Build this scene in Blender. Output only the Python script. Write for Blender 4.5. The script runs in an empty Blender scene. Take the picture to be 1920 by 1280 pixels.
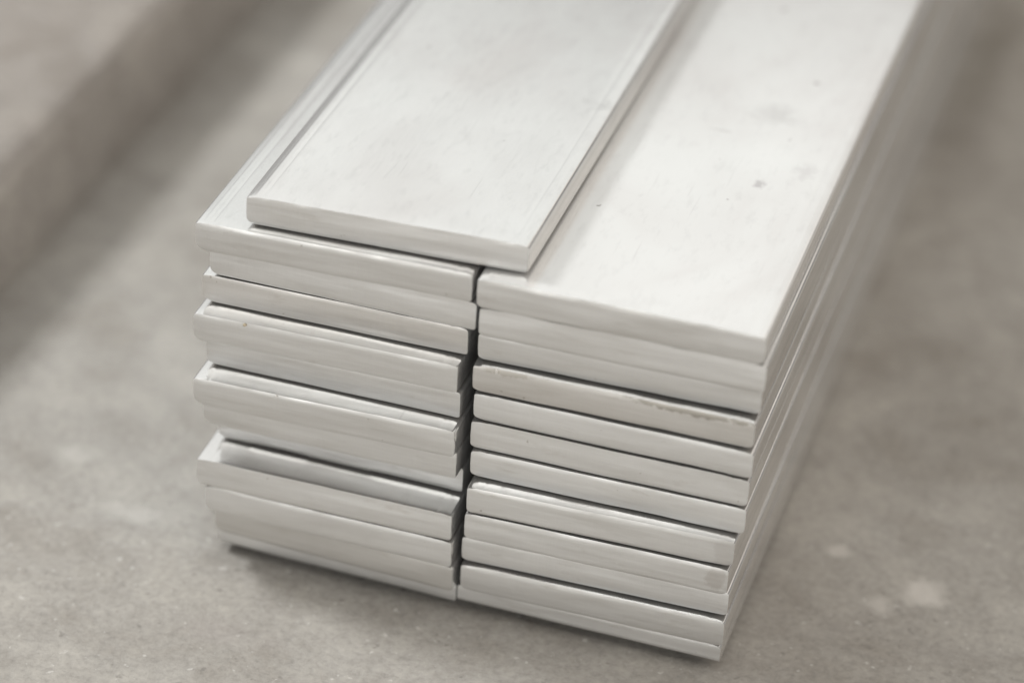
import bpy, bmesh, math, random
from mathutils import Vector, Matrix, noise

random.seed(7)
S = bpy.context.scene
COL = S.collection

# ------------------------------------------------------------------ camera
cam_d = bpy.data.cameras.new('camera')
cam = bpy.data.objects.new('camera', cam_d)
COL.objects.link(cam)
S.camera = cam
CP = Vector((0.190849, -0.635279, 0.521940))
FWD = Vector((-0.22865, 0.80791, -0.54314)).normalized()
RGT = Vector((0.952377, 0.301251, 0.047175)).normalized()
UPV = Vector((-0.201735, 0.506488, 0.838316)).normalized()
cam.matrix_world = Matrix(((RGT.x, UPV.x, -FWD.x, CP.x), (RGT.y, UPV.y, -FWD.y, CP.y),
                           (RGT.z, UPV.z, -FWD.z, CP.z), (0, 0, 0, 1)))
cam_d.sensor_width = 36.0
cam_d.lens = 101.552
cam_d.clip_start = 0.02
cam_d.clip_end = 100.0
cam_d.dof.use_dof = True
cam_d.dof.focus_distance = 0.806
cam_d.dof.aperture_fstop = 4.2
cam_d.dof.aperture_blades = 9

# ------------------------------------------------------------------ light: a workshop floor under soft skylight, plus added fills
world = bpy.data.worlds.new('World')
S.world = world
world.use_nodes = True
bgn = world.node_tree.nodes['Background']
bgn.inputs['Color'].default_value = (1.0, 0.98, 0.955, 1)
bgn.inputs['Strength'].default_value = 0.2


def area(name, loc, target, sx, sy, radiance, color):
    d = bpy.data.lights.new(name, 'AREA')
    d.shape = 'RECTANGLE'
    d.size, d.size_y = sx, sy
    d.energy = radiance * math.pi * sx * sy
    d.color = color
    o = bpy.data.objects.new(name, d)
    COL.objects.link(o)
    o.location = loc
    o.rotation_euler = (Vector(target) - Vector(loc)).to_track_quat('-Z', 'Y').to_euler()
    return o


area('skylight_lamp', (-1.9, 1.65, 2.4), (-1.9, 1.65, 0), 4.4, 5.9, 0.74, (0.985, 1.0, 0.975))
area('warm_side_fill_lamp', (1.25, 1.5, 2.4), (1.25, 1.5, 0), 1.8, 5.6, 0.76, (1.0, 0.91, 0.82))  # added warm overhead fill, tints the right-hand faces and edges
area('window_lamp', (-1.62, 0.40, 1.72), (0, 0.1, 0.05), 0.42, 0.42, 66.0, (0.98, 0.995, 1.0))
area('front_fill_lamp', (-0.2, -3.2, 0.72), (0, 0, 0.06), 5.0, 1.25, 4.0, (1.0, 1.0, 0.985))  # added fill from the front, lifts the cut ends and near floor
area('right_fill_lamp', (2.6, -0.3, 1.7), (0, 0.1, 0.05), 1.8, 1.4, 4.2, (1.0, 0.93, 0.84))  # added warm fill from the right, for the side faces and floor

S.view_settings.view_transform = 'Standard'
S.view_settings.look = 'None'
S.view_settings.exposure = 0.0
S.view_settings.gamma = 1.0
S.view_settings.use_curve_mapping = False
S.render.engine = 'CYCLES'
S.cycles.use_denoising = True
S.cycles.max_bounces = 8


# ------------------------------------------------------------------ materials
def new_mat(name):
    m = bpy.data.materials.new(name)
    m.use_nodes = True
    nt = m.node_tree
    b = nt.nodes['Principled BSDF']
    return m, nt, b


def N(nt, kind, **kw):
    n = nt.nodes.new(kind)
    for k, v in kw.items():
        setattr(n, k, v)
    return n


def coords(nt, scale=(1, 1, 1), per_object=True, loc=(0, 0, 0)):
    """object coordinates, shifted per object so no two bars carry the same marks"""
    tc = N(nt, 'ShaderNodeTexCoord')
    src = tc.outputs['Object']
    if per_object:
        oi = N(nt, 'ShaderNodeObjectInfo')
        mul = N(nt, 'ShaderNodeMath', operation='MULTIPLY')
        mul.inputs[1].default_value = 37.0
        nt.links.new(oi.outputs['Random'], mul.inputs[0])
        cb = N(nt, 'ShaderNodeCombineXYZ')
        for i in range(3):
            nt.links.new(mul.outputs[0], cb.inputs[i])
        ad = N(nt, 'ShaderNodeVectorMath', operation='ADD')
        nt.links.new(src, ad.inputs[0])
        nt.links.new(cb.outputs[0], ad.inputs[1])
        src = ad.outputs[0]
    mp = N(nt, 'ShaderNodeMapping')
    mp.inputs['Scale'].default_value = scale
    mp.inputs['Location'].default_value = loc
    nt.links.new(src, mp.inputs['Vector'])
    return mp.outputs[0]


def tex(nt, vec, scale, detail=4, rough=0.55, dist=0.0):
    t = N(nt, 'ShaderNodeTexNoise')
    t.inputs['Scale'].default_value = scale
    t.inputs['Detail'].default_value = detail
    t.inputs['Roughness'].default_value = rough
    t.inputs['Distortion'].default_value = dist
    nt.links.new(vec, t.inputs['Vector'])
    return t.outputs['Fac']


def ramp(nt, fac, stops):
    r = N(nt, 'ShaderNodeValToRGB')
    e = r.color_ramp.elements
    while len(e) < len(stops):
        e.new(0.5)
    for el, (p, c) in zip(e, stops):
        el.position = p
        el.color = (*c, 1) if len(c) == 3 else c
    nt.links.new(fac, r.inputs['Fac'])
    return r.outputs['Color']


def g3(v):
    return (v, v, v)


def mix(nt, a, b, fac, mode='MIX'):
    m = N(nt, 'ShaderNodeMix', data_type='RGBA', blend_type=mode)
    if isinstance(fac, (int, float)):
        m.inputs[0].default_value = fac
    else:
        nt.links.new(fac, m.inputs[0])
    for idx, s in ((6, a), (7, b)):
        if isinstance(s, tuple):
            m.inputs[idx].default_value = (*s, 1)
        else:
            nt.links.new(s, m.inputs[idx])
    return m.outputs[2]


def bump(nt, height, dist, strength=1.0, prev=None):
    b = N(nt, 'ShaderNodeBump')
    b.inputs['Distance'].default_value = dist
    b.inputs['Strength'].default_value = strength
    nt.links.new(height, b.inputs['Height'])
    if prev is not None:
        nt.links.new(prev, b.inputs['Normal'])
    return b.outputs['Normal']


def math_node(nt, op, a, b):
    m = N(nt, 'ShaderNodeMath', operation=op)
    for i, s in enumerate((a, b)):
        if isinstance(s, (int, float)):
            m.inputs[i].default_value = s
        else:
            nt.links.new(s, m.inputs[i])
    return m.outputs[0]


def rolled_metal(name, smudges=(), rough=(.16, .22), metal=.80):
    """drawn flat bar: pale satin metal with faint rolling lines, specks and smudges"""
    m, nt, b = new_mat(name)
    c_big = tex(nt, coords(nt, (1, .6, 1)), 22, 4, .55, .5)
    c_fine = tex(nt, coords(nt, (1, .35, 1)), 330, 5, .7)
    base = ramp(nt, c_big, [(.30, (.735, .716, .702)), (.50, (.80, .795, .783)), (.68, (.835, .838, .826))])
    base = mix(nt, base, ramp(nt, c_fine, [(.30, g3(.86)), (.48, g3(1.0))]), .45, 'MULTIPLY')
    lines = tex(nt, coords(nt, (1.5, 1.2, 620), loc=(6, 2, 3)), 1.0, 4, .65)
    base = mix(nt, base, ramp(nt, lines, [(.30, g3(.66)), (.52, g3(1)), (.72, g3(1.10))]), .6, 'MULTIPLY')
    # faint smoky handling marks
    sm = tex(nt, coords(nt, (1, 1, 1), loc=(3, 1, 0)), 48, 6, .62, .6)
    base = mix(nt, base, (.52, .51, .50), ramp(nt, sm, [(.66, g3(0)), (.80, g3(.45))]))
    # small dark specks
    sp = tex(nt, coords(nt, (1, 1, 1), loc=(7, 5, 2)), 240, 2, .5)
    base = mix(nt, base, (.30, .28, .26), ramp(nt, sp, [(.755, g3(0)), (.80, g3(.8))]))
    mp = N(nt, 'ShaderNodeMapping')
    mp.inputs['Rotation'].default_value = (0, 0, .35)
    mp.inputs['Scale'].default_value = (700, 26, 1)
    nt.links.new(coords(nt), mp.inputs['Vector'])
    base = mix(nt, base, (.56, .55, .54), ramp(nt, tex(nt, mp.outputs[0], 1.0, 2, .5), [(.70, g3(0)), (.76, g3(.30))]))
    mp = N(nt, 'ShaderNodeMapping')
    mp.inputs['Rotation'].default_value = (0, 0, -1.1)
    mp.inputs['Scale'].default_value = (900, 40, 1)
    nt.links.new(coords(nt, loc=(5, 5, 0)), mp.inputs['Vector'])
    base = mix(nt, base, (.60, .59, .575), ramp(nt, tex(nt, mp.outputs[0], 1.0, 2, .5), [(.72, g3(0)), (.77, g3(.30))]))
    tc = N(nt, 'ShaderNodeTexCoord')
    for (px, py, rx, ry, amt, col) in smudges:
        mp = N(nt, 'ShaderNodeMapping')
        mp.inputs['Location'].default_value = (-px / rx, -py / ry, 0)
        mp.inputs['Scale'].default_value = (1 / rx, 1 / ry, 0)
        nt.links.new(tc.outputs['Object'], mp.inputs['Vector'])
        ln = N(nt, 'ShaderNodeVectorMath', operation='LENGTH')
        nt.links.new(mp.outputs[0], ln.inputs[0])
        nz = tex(nt, coords(nt, (1, 1, 1), False), 1.2 / min(rx, ry), 5, .65)
        d = math_node(nt, 'ADD', ln.outputs['Value'], math_node(nt, 'MULTIPLY', math_node(nt, 'SUBTRACT', nz, .5), 2.6))
        f = ramp(nt, d, [(.25, g3(amt)), (1.0, g3(0))])
        base = mix(nt, base, col, f)
    nt.links.new(base, b.inputs['Base Color'])
    b.inputs['Metallic'].default_value = metal
    r = ramp(nt, tex(nt, coords(nt, (1, .4, 1), loc=(2, 2, 2)), 60, 4), [(.3, g3(rough[0])), (.7, g3(rough[1]))])
    nt.links.new(r, b.inputs['Roughness'])
    n = bump(nt, tex(nt, coords(nt, (1, .03, 1)), 900, 3, .6), .00006, .35)
    n = bump(nt, tex(nt, coords(nt, (1, .6, 1), loc=(1, 9, 4)), 42, 2, .4), .0005, .14, n)
    nt.links.new(n, b.inputs['Normal'])
    return m


def cut_metal(name, tint=(1, 1, 1), stains=()):
    """sheared bar end: duller grain running across, faint vertical tearing"""
    m, nt, b = new_mat(name)
    st = tex(nt, coords(nt, (22, 22, 520)), 1.0, 5, .65)
    bl = tex(nt, coords(nt, (30, 30, 160), loc=(4, 2, 8)), 1.0, 5, .6, .4)
    base = ramp(nt, st, [(.30, (.655, .648, .632)), (.5, (.70, .695, .682)), (.72, (.735, .732, .72))])
    base = mix(nt, base, ramp(nt, bl, [(.30, (.80, .785, .76)), (.52, g3(1))]), .45, 'MULTIPLY')
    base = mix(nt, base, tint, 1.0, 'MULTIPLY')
    oi = N(nt, 'ShaderNodeObjectInfo')
    base = mix(nt, base, ramp(nt, oi.outputs['Random'], [(0, (.94, .935, .928)), (1, g3(1.03))]), 1.0, 'MULTIPLY')
    gr = tex(nt, coords(nt, (55, 55, 210), loc=(2, 8, 5)), 1.0, 6, .7, .3)
    base = mix(nt, base, (.46, .43, .39), ramp(nt, gr, [(.60, g3(0)), (.74, g3(.5))]))
    sp = tex(nt, coords(nt, (1, 1, 1), loc=(7, 5, 2)), 420, 2, .5)
    base = mix(nt, base, (.30, .27, .23), ramp(nt, sp, [(.74, g3(0)), (.80, g3(.6))]))
    tc = N(nt, 'ShaderNodeTexCoord')
    for (px, pz, rx, rz, amt, col) in stains:
        mp = N(nt, 'ShaderNodeMapping')
        mp.inputs['Location'].default_value = (-px / rx, 0, -pz / rz)
        mp.inputs['Scale'].default_value = (1 / rx, 0, 1 / rz)
        nt.links.new(tc.outputs['Object'], mp.inputs['Vector'])
        ln = N(nt, 'ShaderNodeVectorMath', operation='LENGTH')
        nt.links.new(mp.outputs[0], ln.inputs[0])
        nz = tex(nt, coords(nt, (1, 1, 1), False), .9 / min(rx, rz), 4, .6)
        d = math_node(nt, 'ADD', ln.outputs['Value'], math_node(nt, 'MULTIPLY', math_node(nt, 'SUBTRACT', nz, .5), 1.6))
        base = mix(nt, base, col, ramp(nt, d, [(.70, g3(amt)), (1.0, g3(0))]))
    nt.links.new(base, b.inputs['Base Color'])
    b.inputs['Metallic'].default_value = .85
    b.inputs['Roughness'].default_value = .42
    n = bump(nt, tex(nt, coords(nt, (40, 40, 900), loc=(1, 1, 1)), 1.0, 4, .6), .00012, .22)
    n = bump(nt, tex(nt, coords(nt, (520, 40, 60), loc=(3, 5, 1)), 1.0, 4, .65), .00010, .65, n)
    n = bump(nt, tex(nt, coords(nt, (40, 40, 260), loc=(9, 5, 1)), 1.0, 2, .5), .0006, .22, n)
    nt.links.new(n, b.inputs['Normal'])
    return m


def concrete(name, lo, hi, spot=True):
    m, nt, b = new_mat(name)
    v = coords(nt, (1, 1, 1), False)
    big = tex(nt, v, 9, 4, .55, .3)
    mid = tex(nt, v, 110, 6, .66, .5)
    fine = tex(nt, v, 420, 5, .7)
    base = ramp(nt, big, [(.3, lo), (.7, hi)])
    base = mix(nt, base, ramp(nt, mid, [(.30, (.70, .68, .655)), (.5, g3(1)), (.70, (1.22, 1.22, 1.20))]), .36, 'MULTIPLY')
    base = mix(nt, base, ramp(nt, fine, [(.30, g3(.60)), (.5, g3(1)), (.70, g3(1.28))]), .52, 'MULTIPLY')
    med = tex(nt, coords(nt, (1, 1, 1), False, (2, 7, 1)), 27, 5, .6, .5)
    base = mix(nt, base, ramp(nt, med, [(.34, (.78, .755, .725)), (.5, g3(1)), (.64, (1.18, 1.18, 1.17))]), .62, 'MULTIPLY')
    pits = tex(nt, coords(nt, (1, 1, 1), False, (4, 1, 6)), 260, 2, .5)
    base = mix(nt, base, (.17, .155, .14), ramp(nt, pits, [(.66, g3(0)), (.74, g3(.6))]))
    grit = tex(nt, coords(nt, (1, 1, 1), False, (8, 3, 2)), 330, 2, .5)
    base = mix(nt, base, (.58, .56, .53), ramp(nt, grit, [(.67, g3(0)), (.73, g3(.6))]))
    if spot:
        tc = N(nt, 'ShaderNodeTexCoord')
        # worn / spilled floor patches, painted stack contact shade, darker strips by the ledge: (x, y, rx, ry, amount, colour)
        for (px, py, rx, ry, amt, col) in (
                (-.107, .008, .010, .006, .5, (.56, .54, .50)), (.127, .056, .008, .008, .75, (.58, .55, .51)),
                (.098, .067, .006, .004, .6, (.58, .55, .51)), (.115, .045, .006, .005, .5, (.56, .53, .49)),
                (.105, .03, .008, .004, .35, (.24, .22, .20)), (.14, .03, .010, .006, .3, (.25, .23, .21)), (-.135, .03, .008, .006, .4, (.55, .53, .49)), (.086, .40, .012, .10, .5, (.15, .135, .11)),  # last entry: contact shade along the stack's right foot, painted in
                (.088, .33, .018, .05, .35, (.2, .18, .16)), (-.199, .150, .006, .07, .45, (.22, .20, .175)),  # first: more painted contact shade by the stack; second: dark strip by ledge
                (-.19, .09, .015, .03, .25, (.24, .22, .195)), (-.06, -.035, .02, .008, .35, (.30, .27, .25))):  # first: darker patch near the ledge
            mp = N(nt, 'ShaderNodeMapping')
            mp.inputs['Location'].default_value = (-px / rx, -py / ry, 0)
            mp.inputs['Scale'].default_value = (1 / rx, 1 / ry, 0)
            nt.links.new(tc.outputs['Object'], mp.inputs['Vector'])
            ln = N(nt, 'ShaderNodeVectorMath', operation='LENGTH')
            nt.links.new(mp.outputs[0], ln.inputs[0])
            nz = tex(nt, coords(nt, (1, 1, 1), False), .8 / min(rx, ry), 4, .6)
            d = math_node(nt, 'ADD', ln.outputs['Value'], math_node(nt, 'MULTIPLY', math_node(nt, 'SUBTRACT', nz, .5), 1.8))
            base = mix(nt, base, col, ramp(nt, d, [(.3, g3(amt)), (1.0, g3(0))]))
    nt.links.new(base, b.inputs['Base Color'])
    b.inputs['Roughness'].default_value = .62
    n = bump(nt, mid, .0012, .35)
    n = bump(nt, fine, .0006, .5, n)
    nt.links.new(n, b.inputs['Normal'])
    return m


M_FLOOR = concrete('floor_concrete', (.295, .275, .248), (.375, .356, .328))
M_LEDGE = concrete('ledge_concrete', (.25, .226, .203), (.295, .267, .242), False)
M_LEDGE_FACE = concrete('ledge_face_concrete', (.31, .28, .252), (.37, .338, .305), False)
M_ROLLED = rolled_metal('rolled_metal')
M_ROLLED_TOP = rolled_metal('rolled_metal_marked', ((.018, .042, .0016, .0011, .7, (.36, .34, .32)),
                                                    (.030, .030, .012, .008, .22, (.60, .60, .585))))
M_ROLLED_SMUDGE = rolled_metal('rolled_metal_smudged', ((.0556, .121, .008, .008, .34, (.47, .46, .45)),
                                                        (.0600, .078, .0022, .0030, .6, (.42, .40, .40)),
                                                        (.042, .105, .004, .0012, .4, (.5, .48, .47)),
                                                        (.071, .090, .004, .006, .35, (.55, .53, .53))), (.14, .19), .46)
M_CUT = cut_metal('cut_metal')
M_CUT_WARM = cut_metal('cut_metal_warm', (.97, .955, .94))
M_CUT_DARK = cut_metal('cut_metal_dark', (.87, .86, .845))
M_OILY_SHADE = new_mat('oily_shade_underside')[0]  # dark oil tone that also paints shade into the seams and base line
_nt = M_OILY_SHADE.node_tree
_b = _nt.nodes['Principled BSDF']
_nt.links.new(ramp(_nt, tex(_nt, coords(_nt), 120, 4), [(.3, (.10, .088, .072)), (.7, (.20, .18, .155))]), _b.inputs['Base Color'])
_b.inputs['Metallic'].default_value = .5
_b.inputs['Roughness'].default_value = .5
M_CHIP = new_mat('bright_chip')[0]
_b = M_CHIP.node_tree.nodes['Principled BSDF']
_b.inputs['Base Color'].default_value = (.82, .80, .77, 1)
_b.inputs['Metallic'].default_value = .6
_b.inputs['Roughness'].default_value = .4
M_TAN = new_mat('tan_grit')[0]
_b = M_TAN.node_tree.nodes['Principled BSDF']
_b.inputs['Base Color'].default_value = (.42, .36, .26, 1)
_b.inputs['Roughness'].default_value = .8


# ------------------------------------------------------------------ the setting
def link(name, bm, mats, smooth=False):
    me = bpy.data.meshes.new(name)
    bm.normal_update()
    bm.to_mesh(me)
    bm.free()
    for m in mats:
        me.materials.append(m)
    if smooth:
        for p in me.polygons:
            p.use_smooth = True
    o = bpy.data.objects.new(name, me)
    COL.objects.link(o)
    return o


bm = bmesh.new()
bmesh.ops.create_grid(bm, x_segments=8, y_segments=8, size=4.0)
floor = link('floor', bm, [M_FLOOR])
floor['kind'] = 'structure'
floor['label'] = 'mottled grey concrete floor under the stack of bars'

# low concrete ledge that runs along the left of the stack, its arris rounded and a little uneven
LX, LH = -0.2026, 0.040
bm = bmesh.new()
prof = [(LX + .004, -.002), (LX + .002, LH - .008), (LX + .0005, LH - .004), (LX - .002, LH - .0015), (LX - .005, LH - .0003), (LX - .009, LH),
        (LX - .03, LH), (LX - 1.6, LH), (LX - 1.6, -.002)]
rows = []
ys = [-1.5 + i * .03 for i in range(150)]
for y in ys:
    row = []
    for k, (x, z) in enumerate(prof):
        w = .0013 * noise.noise(Vector((3.1, y * 22, k * .3))) if k < 5 else 0
        row.append(bm.verts.new((x + w, y, z + (w * .3 if 0 < k < 5 else 0))))
    rows.append(row)
for a, b in zip(rows, rows[1:]):
    for k in range(len(prof)):
        k2 = (k + 1) % len(prof)
        f = bm.faces.new((a[k], b[k], b[k2], a[k2]))
        f.material_index = 1 if k < 2 else 0
bm.faces.new(rows[0])
bm.faces.new(list(reversed(rows[-1])))
bmesh.ops.recalc_face_normals(bm, faces=bm.faces)
ledge = link('raised_floor', bm, [M_LEDGE, M_LEDGE_FACE])
ledge['kind'] = 'structure'
ledge['label'] = 'low brownish concrete ledge beside the stack'

# ------------------------------------------------------------------ the bars
T = 0.009442                 # one bar's pitch in the stack
LEN = 1.25


def edge_dip(e, seed, lip=.0005):
    """relief of the rolled top near a long edge, e = distance from that edge"""
    d = 0.0
    if e < .0085:
        u = (.0085 - e) / .0085
        d -= .00010 * (u * u * (3 - 2 * u))
    if e < .0046:                       # the drawn shoulder: a shallow quarter ellipse
        u = (.0046 - e) / .0046
        d -= lip * (1 - math.sqrt(max(0.0, 1 - .92 * u * u)))
    d -= .00007 * math.exp(-((e - .0047) / .00035) ** 2)
    d += .00004 * math.exp(-((e - .0026) / .0004) ** 2)
    return d


def section(w, th, rtl, rtr, rbl, rbr, seed, lip):
    """closed outline of the bar, x from 0 to w, z from 0 to th; returns (x, z, is_top)"""
    pts = []
    es = [.0010, .0013, .0016, .0019, .0022, .0024, .0027, .0031, .0036, .0040, .0044, .0047, .0050, .0055, .0066, .0078, .0090]
    xs = sorted([e for e in es if e > rtl] + [w - e for e in es if e > rtr] +
                [.0090 + (w - .0180) * k / 12 for k in range(1, 12)])
    for x in xs:
        pts.append((x, th + edge_dip(min(x, w - x), seed, lip)))
    n = 6
    ztr = th + edge_dip(rtr, seed, lip)
    for k in range(n + 1):
        a = math.pi / 2 * (1 - k / n)
        pts.append((w - rtr + rtr * math.cos(a), ztr - rtr + rtr * math.sin(a)))
    pts.append((w + .00006, th * .5))
    bx, bz = rbr
    for k in range(n + 1):
        a = -math.pi / 2 * k / n
        pts.append((w - bx + bx * math.cos(a), bz + bz * math.sin(a)))
    for k in range(1, 10):
        pts.append((w - bx - (w - bx - rbl[0]) * k / 10, 0))
    bx, bz = rbl
    for k in range(n + 1):
        a = -math.pi / 2 - math.pi / 2 * k / n
        pts.append((bx + bx * math.cos(a), bz + bz * math.sin(a)))
    pts.append((-.00006, th * .5))
    ztl = th + edge_dip(rtl, seed, lip)
    for k in range(n + 1):
        a = math.pi - math.pi / 2 * k / n
        pts.append((rtl + rtl * math.cos(a), ztl - rtl + rtl * math.sin(a)))
    return pts


def end_relief(u, x, shear, brk, flip, seed):
    """how far a sheared end falls back at height u (0 foot, 1 top): drawn arris, bright band, then the torn band below"""
    if flip:
        u = 1 - u
    b = brk + .10 * noise.noise(Vector((x * 45, seed * 1.3, 2.0)))
    d = 0.0
    if u < b:
        d += .00030 * shear * ((b - u) / b) ** 1.2
    if u > .80:
        d += .00022 * ((u - .80) / .20) ** 2
    return d


YS = [0, .00018, .0005, .001, .0018, .003, .005, .008, .013, .02, .032, .05, .075, .105, .14, .18, .23, .3, .4, .55, .75, 1.0, LEN]


def metal_bar(x0, x1, y0, y1, z, label, mats, lift=0.0, rt=(.0009, .0009), rbl=(.0020, .0018), rbr=(.0014, .0012),
              seed=0, roll=.00008, yaw=0.0, lip=.0005):
    w = x1 - x0
    th = T - .00003
    rnd = random.Random(seed)
    bm = bmesh.new()
    pts = section(w, th, rt[0], rt[1], rbl, rbr, seed, lip)
    shear = rnd.uniform(.6, 1.25)
    brk = rnd.uniform(.38, .55)
    flip = rnd.random() < .25
    rings = []
    for yi, y in enumerate(YS):
        ring = []
        for (x, zz) in pts:
            # a sheared end: the upper arris is rolled over, the lower one slightly drawn
            top = max(0.0, zz / th * 2 - 1)
            sh = math.exp(-(y / .00055)) * .00016 + math.exp(-(y / .004)) * .00005
            zc = zz - roll * top * math.exp(-y / .0011) - .00007 * top * math.exp(-y / .006)
            lowf = max(0.0, 1 - zz / th * 2)
            zc += lowf * (lift * math.exp(-(y / .09) ** 2))
            cx = w / 2
            xc = cx + (x - cx) * (1 - sh / cx * 1.2)
            if yi < 6:
                zc += (.00008 * noise.noise(Vector((x * 260, seed * 3.7, zz * 90))) + .00010 * noise.noise(Vector((x * 70, seed * 2.1, zz * 60)))) * (1 if zz > th * .5 else 1.7)
            # long-wave unevenness of a rolled product
            xc += .00012 * noise.noise(Vector((seed * 5.1, y * 9, 1.0 if x > cx else 4.0)))
            if zz > th * .3:
                zc += .00003 * noise.noise(Vector((x * 40, y * 14, seed * 2.3)))
            fy = y0 + (y1 - y0) * (x / w)
            fy += .00012 * noise.noise(Vector((x * 60, zz * 200, seed * 1.9))) + .00006 * noise.noise(Vector((x * 400, zz * 50, seed)))
            if zz < .0005 and yi < 2:
                fy += .00010 if yi == 0 else .00003
            fy += end_relief(zz / th, x, shear, brk, flip, seed) * math.exp(-y / .0008)
            yy = y + fy * max(0.0, 1 - y / .6)
            ring.append(bm.verts.new((x0 + xc, yy, zc)))
        rings.append(ring)
    n = len(pts)
    for a, b in zip(rings, rings[1:]):
        for k in range(n):
            k2 = (k + 1) % n
            f = bm.faces.new((a[k], a[k2], b[k2], b[k]))
            f.smooth = True
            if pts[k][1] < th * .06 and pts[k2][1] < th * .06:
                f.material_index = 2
    f0 = bm.faces.new(rings[0])
    f1 = bm.faces.new(list(reversed(rings[-1])))
    f0.material_index = f1.material_index = 1
    bmesh.ops.recalc_face_normals(bm, faces=bm.faces)
    outline = set(f0.verts)
    cap = [f0]
    for k in range(1, 12):
        geom = list({v for f in cap for v in f.verts}) + list({e for f in cap for e in f.edges}) + cap
        g = bmesh.ops.bisect_plane(bm, geom=geom, plane_co=(0, 0, th * k / 12 + .00002), plane_no=(0, 0, 1))['geom']
        cap = [f for f in g if isinstance(f, bmesh.types.BMFace) and f.material_index == 1]
    for k in range(1, 24):
        geom = list({v for f in cap for v in f.verts}) + list({e for f in cap for e in f.edges}) + cap
        g = bmesh.ops.bisect_plane(bm, geom=geom, plane_co=(x0 + w * k / 24 + .00003, 0, 0), plane_no=(1, 0, 0))['geom']
        cap = [f for f in g if isinstance(f, bmesh.types.BMFace) and f.material_index == 1]
    rim = {v for f in cap for v in f.verts if any(lf.material_index != 1 for lf in v.link_faces)}
    for v in {v for f in cap for v in f.verts} - rim:
        x = v.co.x - x0
        zz = v.co.z
        fy = y0 + (y1 - y0) * (x / w)
        fy += .00012 * noise.noise(Vector((x * 60, zz * 200, seed * 1.9))) + .00006 * noise.noise(Vector((x * 400, zz * 50, seed)))
        v.co.y = fy + end_relief(zz / th, x, shear, brk, flip, seed)
    for f in cap:
        f.smooth = True
    for e in {e for f in cap for e in f.edges}:
        if any(lf.material_index != 1 for lf in e.link_faces):
            e.smooth = False
    bmesh.ops.triangulate(bm, faces=[f for f in bm.faces if len(f.verts) > 4])
    o = link('metal_bar', bm, mats + [M_OILY_SHADE])
    o.location = (0, 0, z)
    o.rotation_euler = (0, 0, yaw)
    o['label'] = label
    o['category'] = 'metal bar'
    o['group'] = 'flat metal bars in the stack'
    return o


mm = .001
LEFT = [  # x0, x1, y0, y1 of the sheared end in mm, label, end material, lift
    (-81.2, -1.0, -1.8, .5, 'topmost bar of the left column, half covered by the loose bar', M_CUT, 0.0003),
    (-78.5, .3, 2.0, 1.2, 'second bar from the top of the left column, set back at its left edge', M_CUT, 0.0004),
    (-81.0, -2.0, 2.0, 2.2, 'third bar from the top of the left column, its white corner showing', M_CUT_WARM, 0.0006),
    (-81.1, -3.1, -4.1, -2.6, 'fourth bar from the top of the left column, jutting out with a tan speck', M_CUT, 0.0003),
    (-78.7, -2.4, -1.0, -1.1, 'fifth bar from the top of the left column, below the tan speck', M_CUT, 0.0006),
    (-79.8, -1.9, -8.1, -6.7, 'sixth bar from the top of the left column, jutting out with a white fleck', M_CUT, 0.0003),
    (-78.7, -2.0, -3.5, -3.5, 'seventh bar from the top of the left column, below the white fleck', M_CUT, 0.0003),
    (-77.2, -1.9, 3.9, 3.1, 'eighth bar from the top of the left column, set farthest back', M_CUT, 0.0008),
    (-79.4, -1.5, -7.6, -7.4, 'ninth bar from the top of the left column, with a large bright corner', M_CUT, 0.0003),
    (-77.0, -1.2, -6.9, -7.3, 'tenth bar from the top of the left column, third from the floor', M_CUT, 0.0003),
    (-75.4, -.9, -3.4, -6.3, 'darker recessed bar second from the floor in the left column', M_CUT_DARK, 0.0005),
    (-76.5, -1.1, 1.0, -1.0, 'bottom bar of the left column, lying on the concrete floor', M_CUT, 0.0026),
]
RIGHT = [
    (.5, 80.8, -.9, -.6, 'topmost bar of the right column, its wide face smudged', M_CUT, 0.0002),
    (1.3, 81.7, -.4, .2, 'second bar from the top of the right column, with a bright side edge', M_CUT, 0.0003),
    (.8, 80.8, 1.6, 3.2, 'third bar from the top of the right column, above a stained gap', M_CUT, 0.0009),
    (.2, 80.4, -.2, .4, 'fourth bar from the top of the right column, stained along its upper edge', 'S4', 0.0009),
    (.8, 80.9, .2, -.1, 'fifth bar from the top of the right column, with a thin bright side line', M_CUT, 0.0008),
    (.3, 80.6, .1, .2, 'sixth bar from the top of the right column, between thin dark gaps', M_CUT, 0.0005),
    (.9, 80.6, -.6, .1, 'seventh bar from the top of the right column, directly above a jutting bar', M_CUT, 0.0008),
    (1.6, 79.0, -5.0, -2.9, 'eighth bar from the top of the right column, jutting out, one end stained', 'S8', 0.0006),
    (1.2, 78.2, -4.6, -3.5, 'ninth bar from the top of the right column, with a brown end patch', 'S9', 0.0004),
    (.3, 78.6, -3.1, -1.2, 'tenth bar from the top of the right column, third from the floor', M_CUT, 0.0009),
    (.5, 78.5, -3.8, -2.8, 'second bar from the floor in the right column, with a glinting corner', M_CUT, 0.0004),
    (-1.0, 78.0, -1.1, -1.8, 'bottom bar of the right column, resting on the concrete floor', M_CUT, 0.0036),
]
STAIN = {'S4': cut_metal('cut_metal_oiled', (.97, .955, .94), ((.062, .0090, .020, .0017, .75, (.27, .245, .205)),
                                                                     (.010, .0088, .008, .0013, .5, (.36, .33, .28)))),
         'S8': cut_metal('cut_metal_stained', stains=((.0765, .0045, .0035, .009, .35, (.52, .50, .48)),)),
         'S9': cut_metal('cut_metal_patched', stains=((.0745, .0055, .0035, .0045, .45, (.46, .43, .40)),))}

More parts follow.
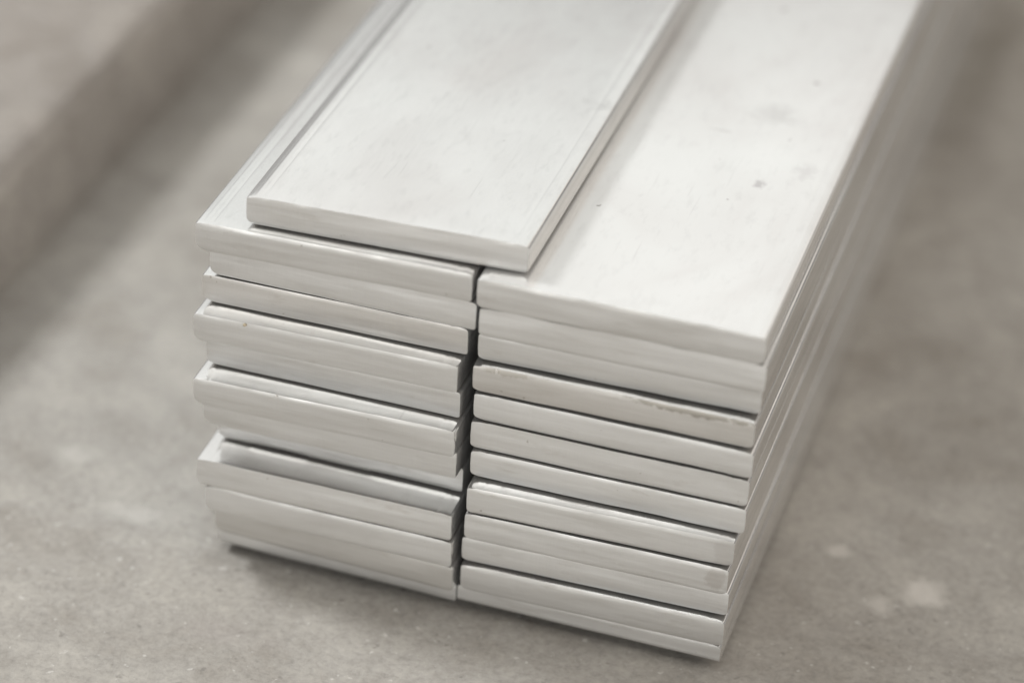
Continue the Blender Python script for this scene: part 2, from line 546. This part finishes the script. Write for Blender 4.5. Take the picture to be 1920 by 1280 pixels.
for ci, rows_ in enumerate((LEFT, RIGHT)):
    for i, (x0, x1, y0, y1, lab, cm, lift) in enumerate(rows_):
        r = random.Random(100 * ci + i)
        cm = STAIN.get(cm, cm) if isinstance(cm, str) else cm
        rl = M_ROLLED_SMUDGE if (ci == 1 and i == 0) else M_ROLLED
        if ci == 0:
            bl = (r.uniform(.0026, .0044), r.uniform(.0020, .0030))
            br = (r.uniform(.0009, .0014), r.uniform(.0008, .0012))
        else:
            bl = (r.uniform(.0016, .0026), r.uniform(.0013, .0020))
            br = (r.uniform(.0014, .0022), r.uniform(.0013, .0019))
        rt = (r.uniform(.0006, .0010), r.uniform(.0007, .0011))
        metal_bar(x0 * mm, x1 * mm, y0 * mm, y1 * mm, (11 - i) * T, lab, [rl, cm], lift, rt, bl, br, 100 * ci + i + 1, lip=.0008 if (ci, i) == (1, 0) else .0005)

metal_bar(-67.4 * mm, 13.0 * mm, 1.6 * mm, 5.0 * mm, 12 * T,
          'loose bar lying alone on top of the stack, bridging both columns', [M_ROLLED_TOP, M_CUT],
          .0006, (.0007, .0010), (.0030, .0022), (.0012, .0010), 77, lip=.0010)


# ------------------------------------------------------------------ metal chips and grit caught on the stack
def chip(name, loc, size, label, mat, seed, cat):
    bm = bmesh.new()
    bmesh.ops.create_icosphere(bm, subdivisions=3, radius=1.0)
    for v in bm.verts:
        k = 1 + .45 * noise.noise(v.co * 1.7 + Vector((seed, 0, 0)))
        v.co = Vector((v.co.x * size[0] * k, v.co.y * size[1] * k, v.co.z * size[2] * k))
    o = link(name, bm, [mat], True)
    o.location = loc
    o['label'] = label
    o['category'] = cat
    return o


chip('metal_burr', (.0072, -.0003, 8.93 * T), (.0004, .0003, .0009), 'tiny white metal burr hanging at the left of the stained fourth bar', M_CHIP, 1, 'metal chip')
chip('grit_speck', (-.0655, -.0040, 8.93 * T), (.0005, .0004, .00045), 'tan speck of grit on the front edge of a left bar', M_TAN, 5, 'grit')
chip('metal_fleck', (-.0545, -.0079, 6.95 * T), (.0003, .0003, .0004), 'tiny white fleck on the edge of a jutting left bar', M_CHIP, 9, 'metal chip')
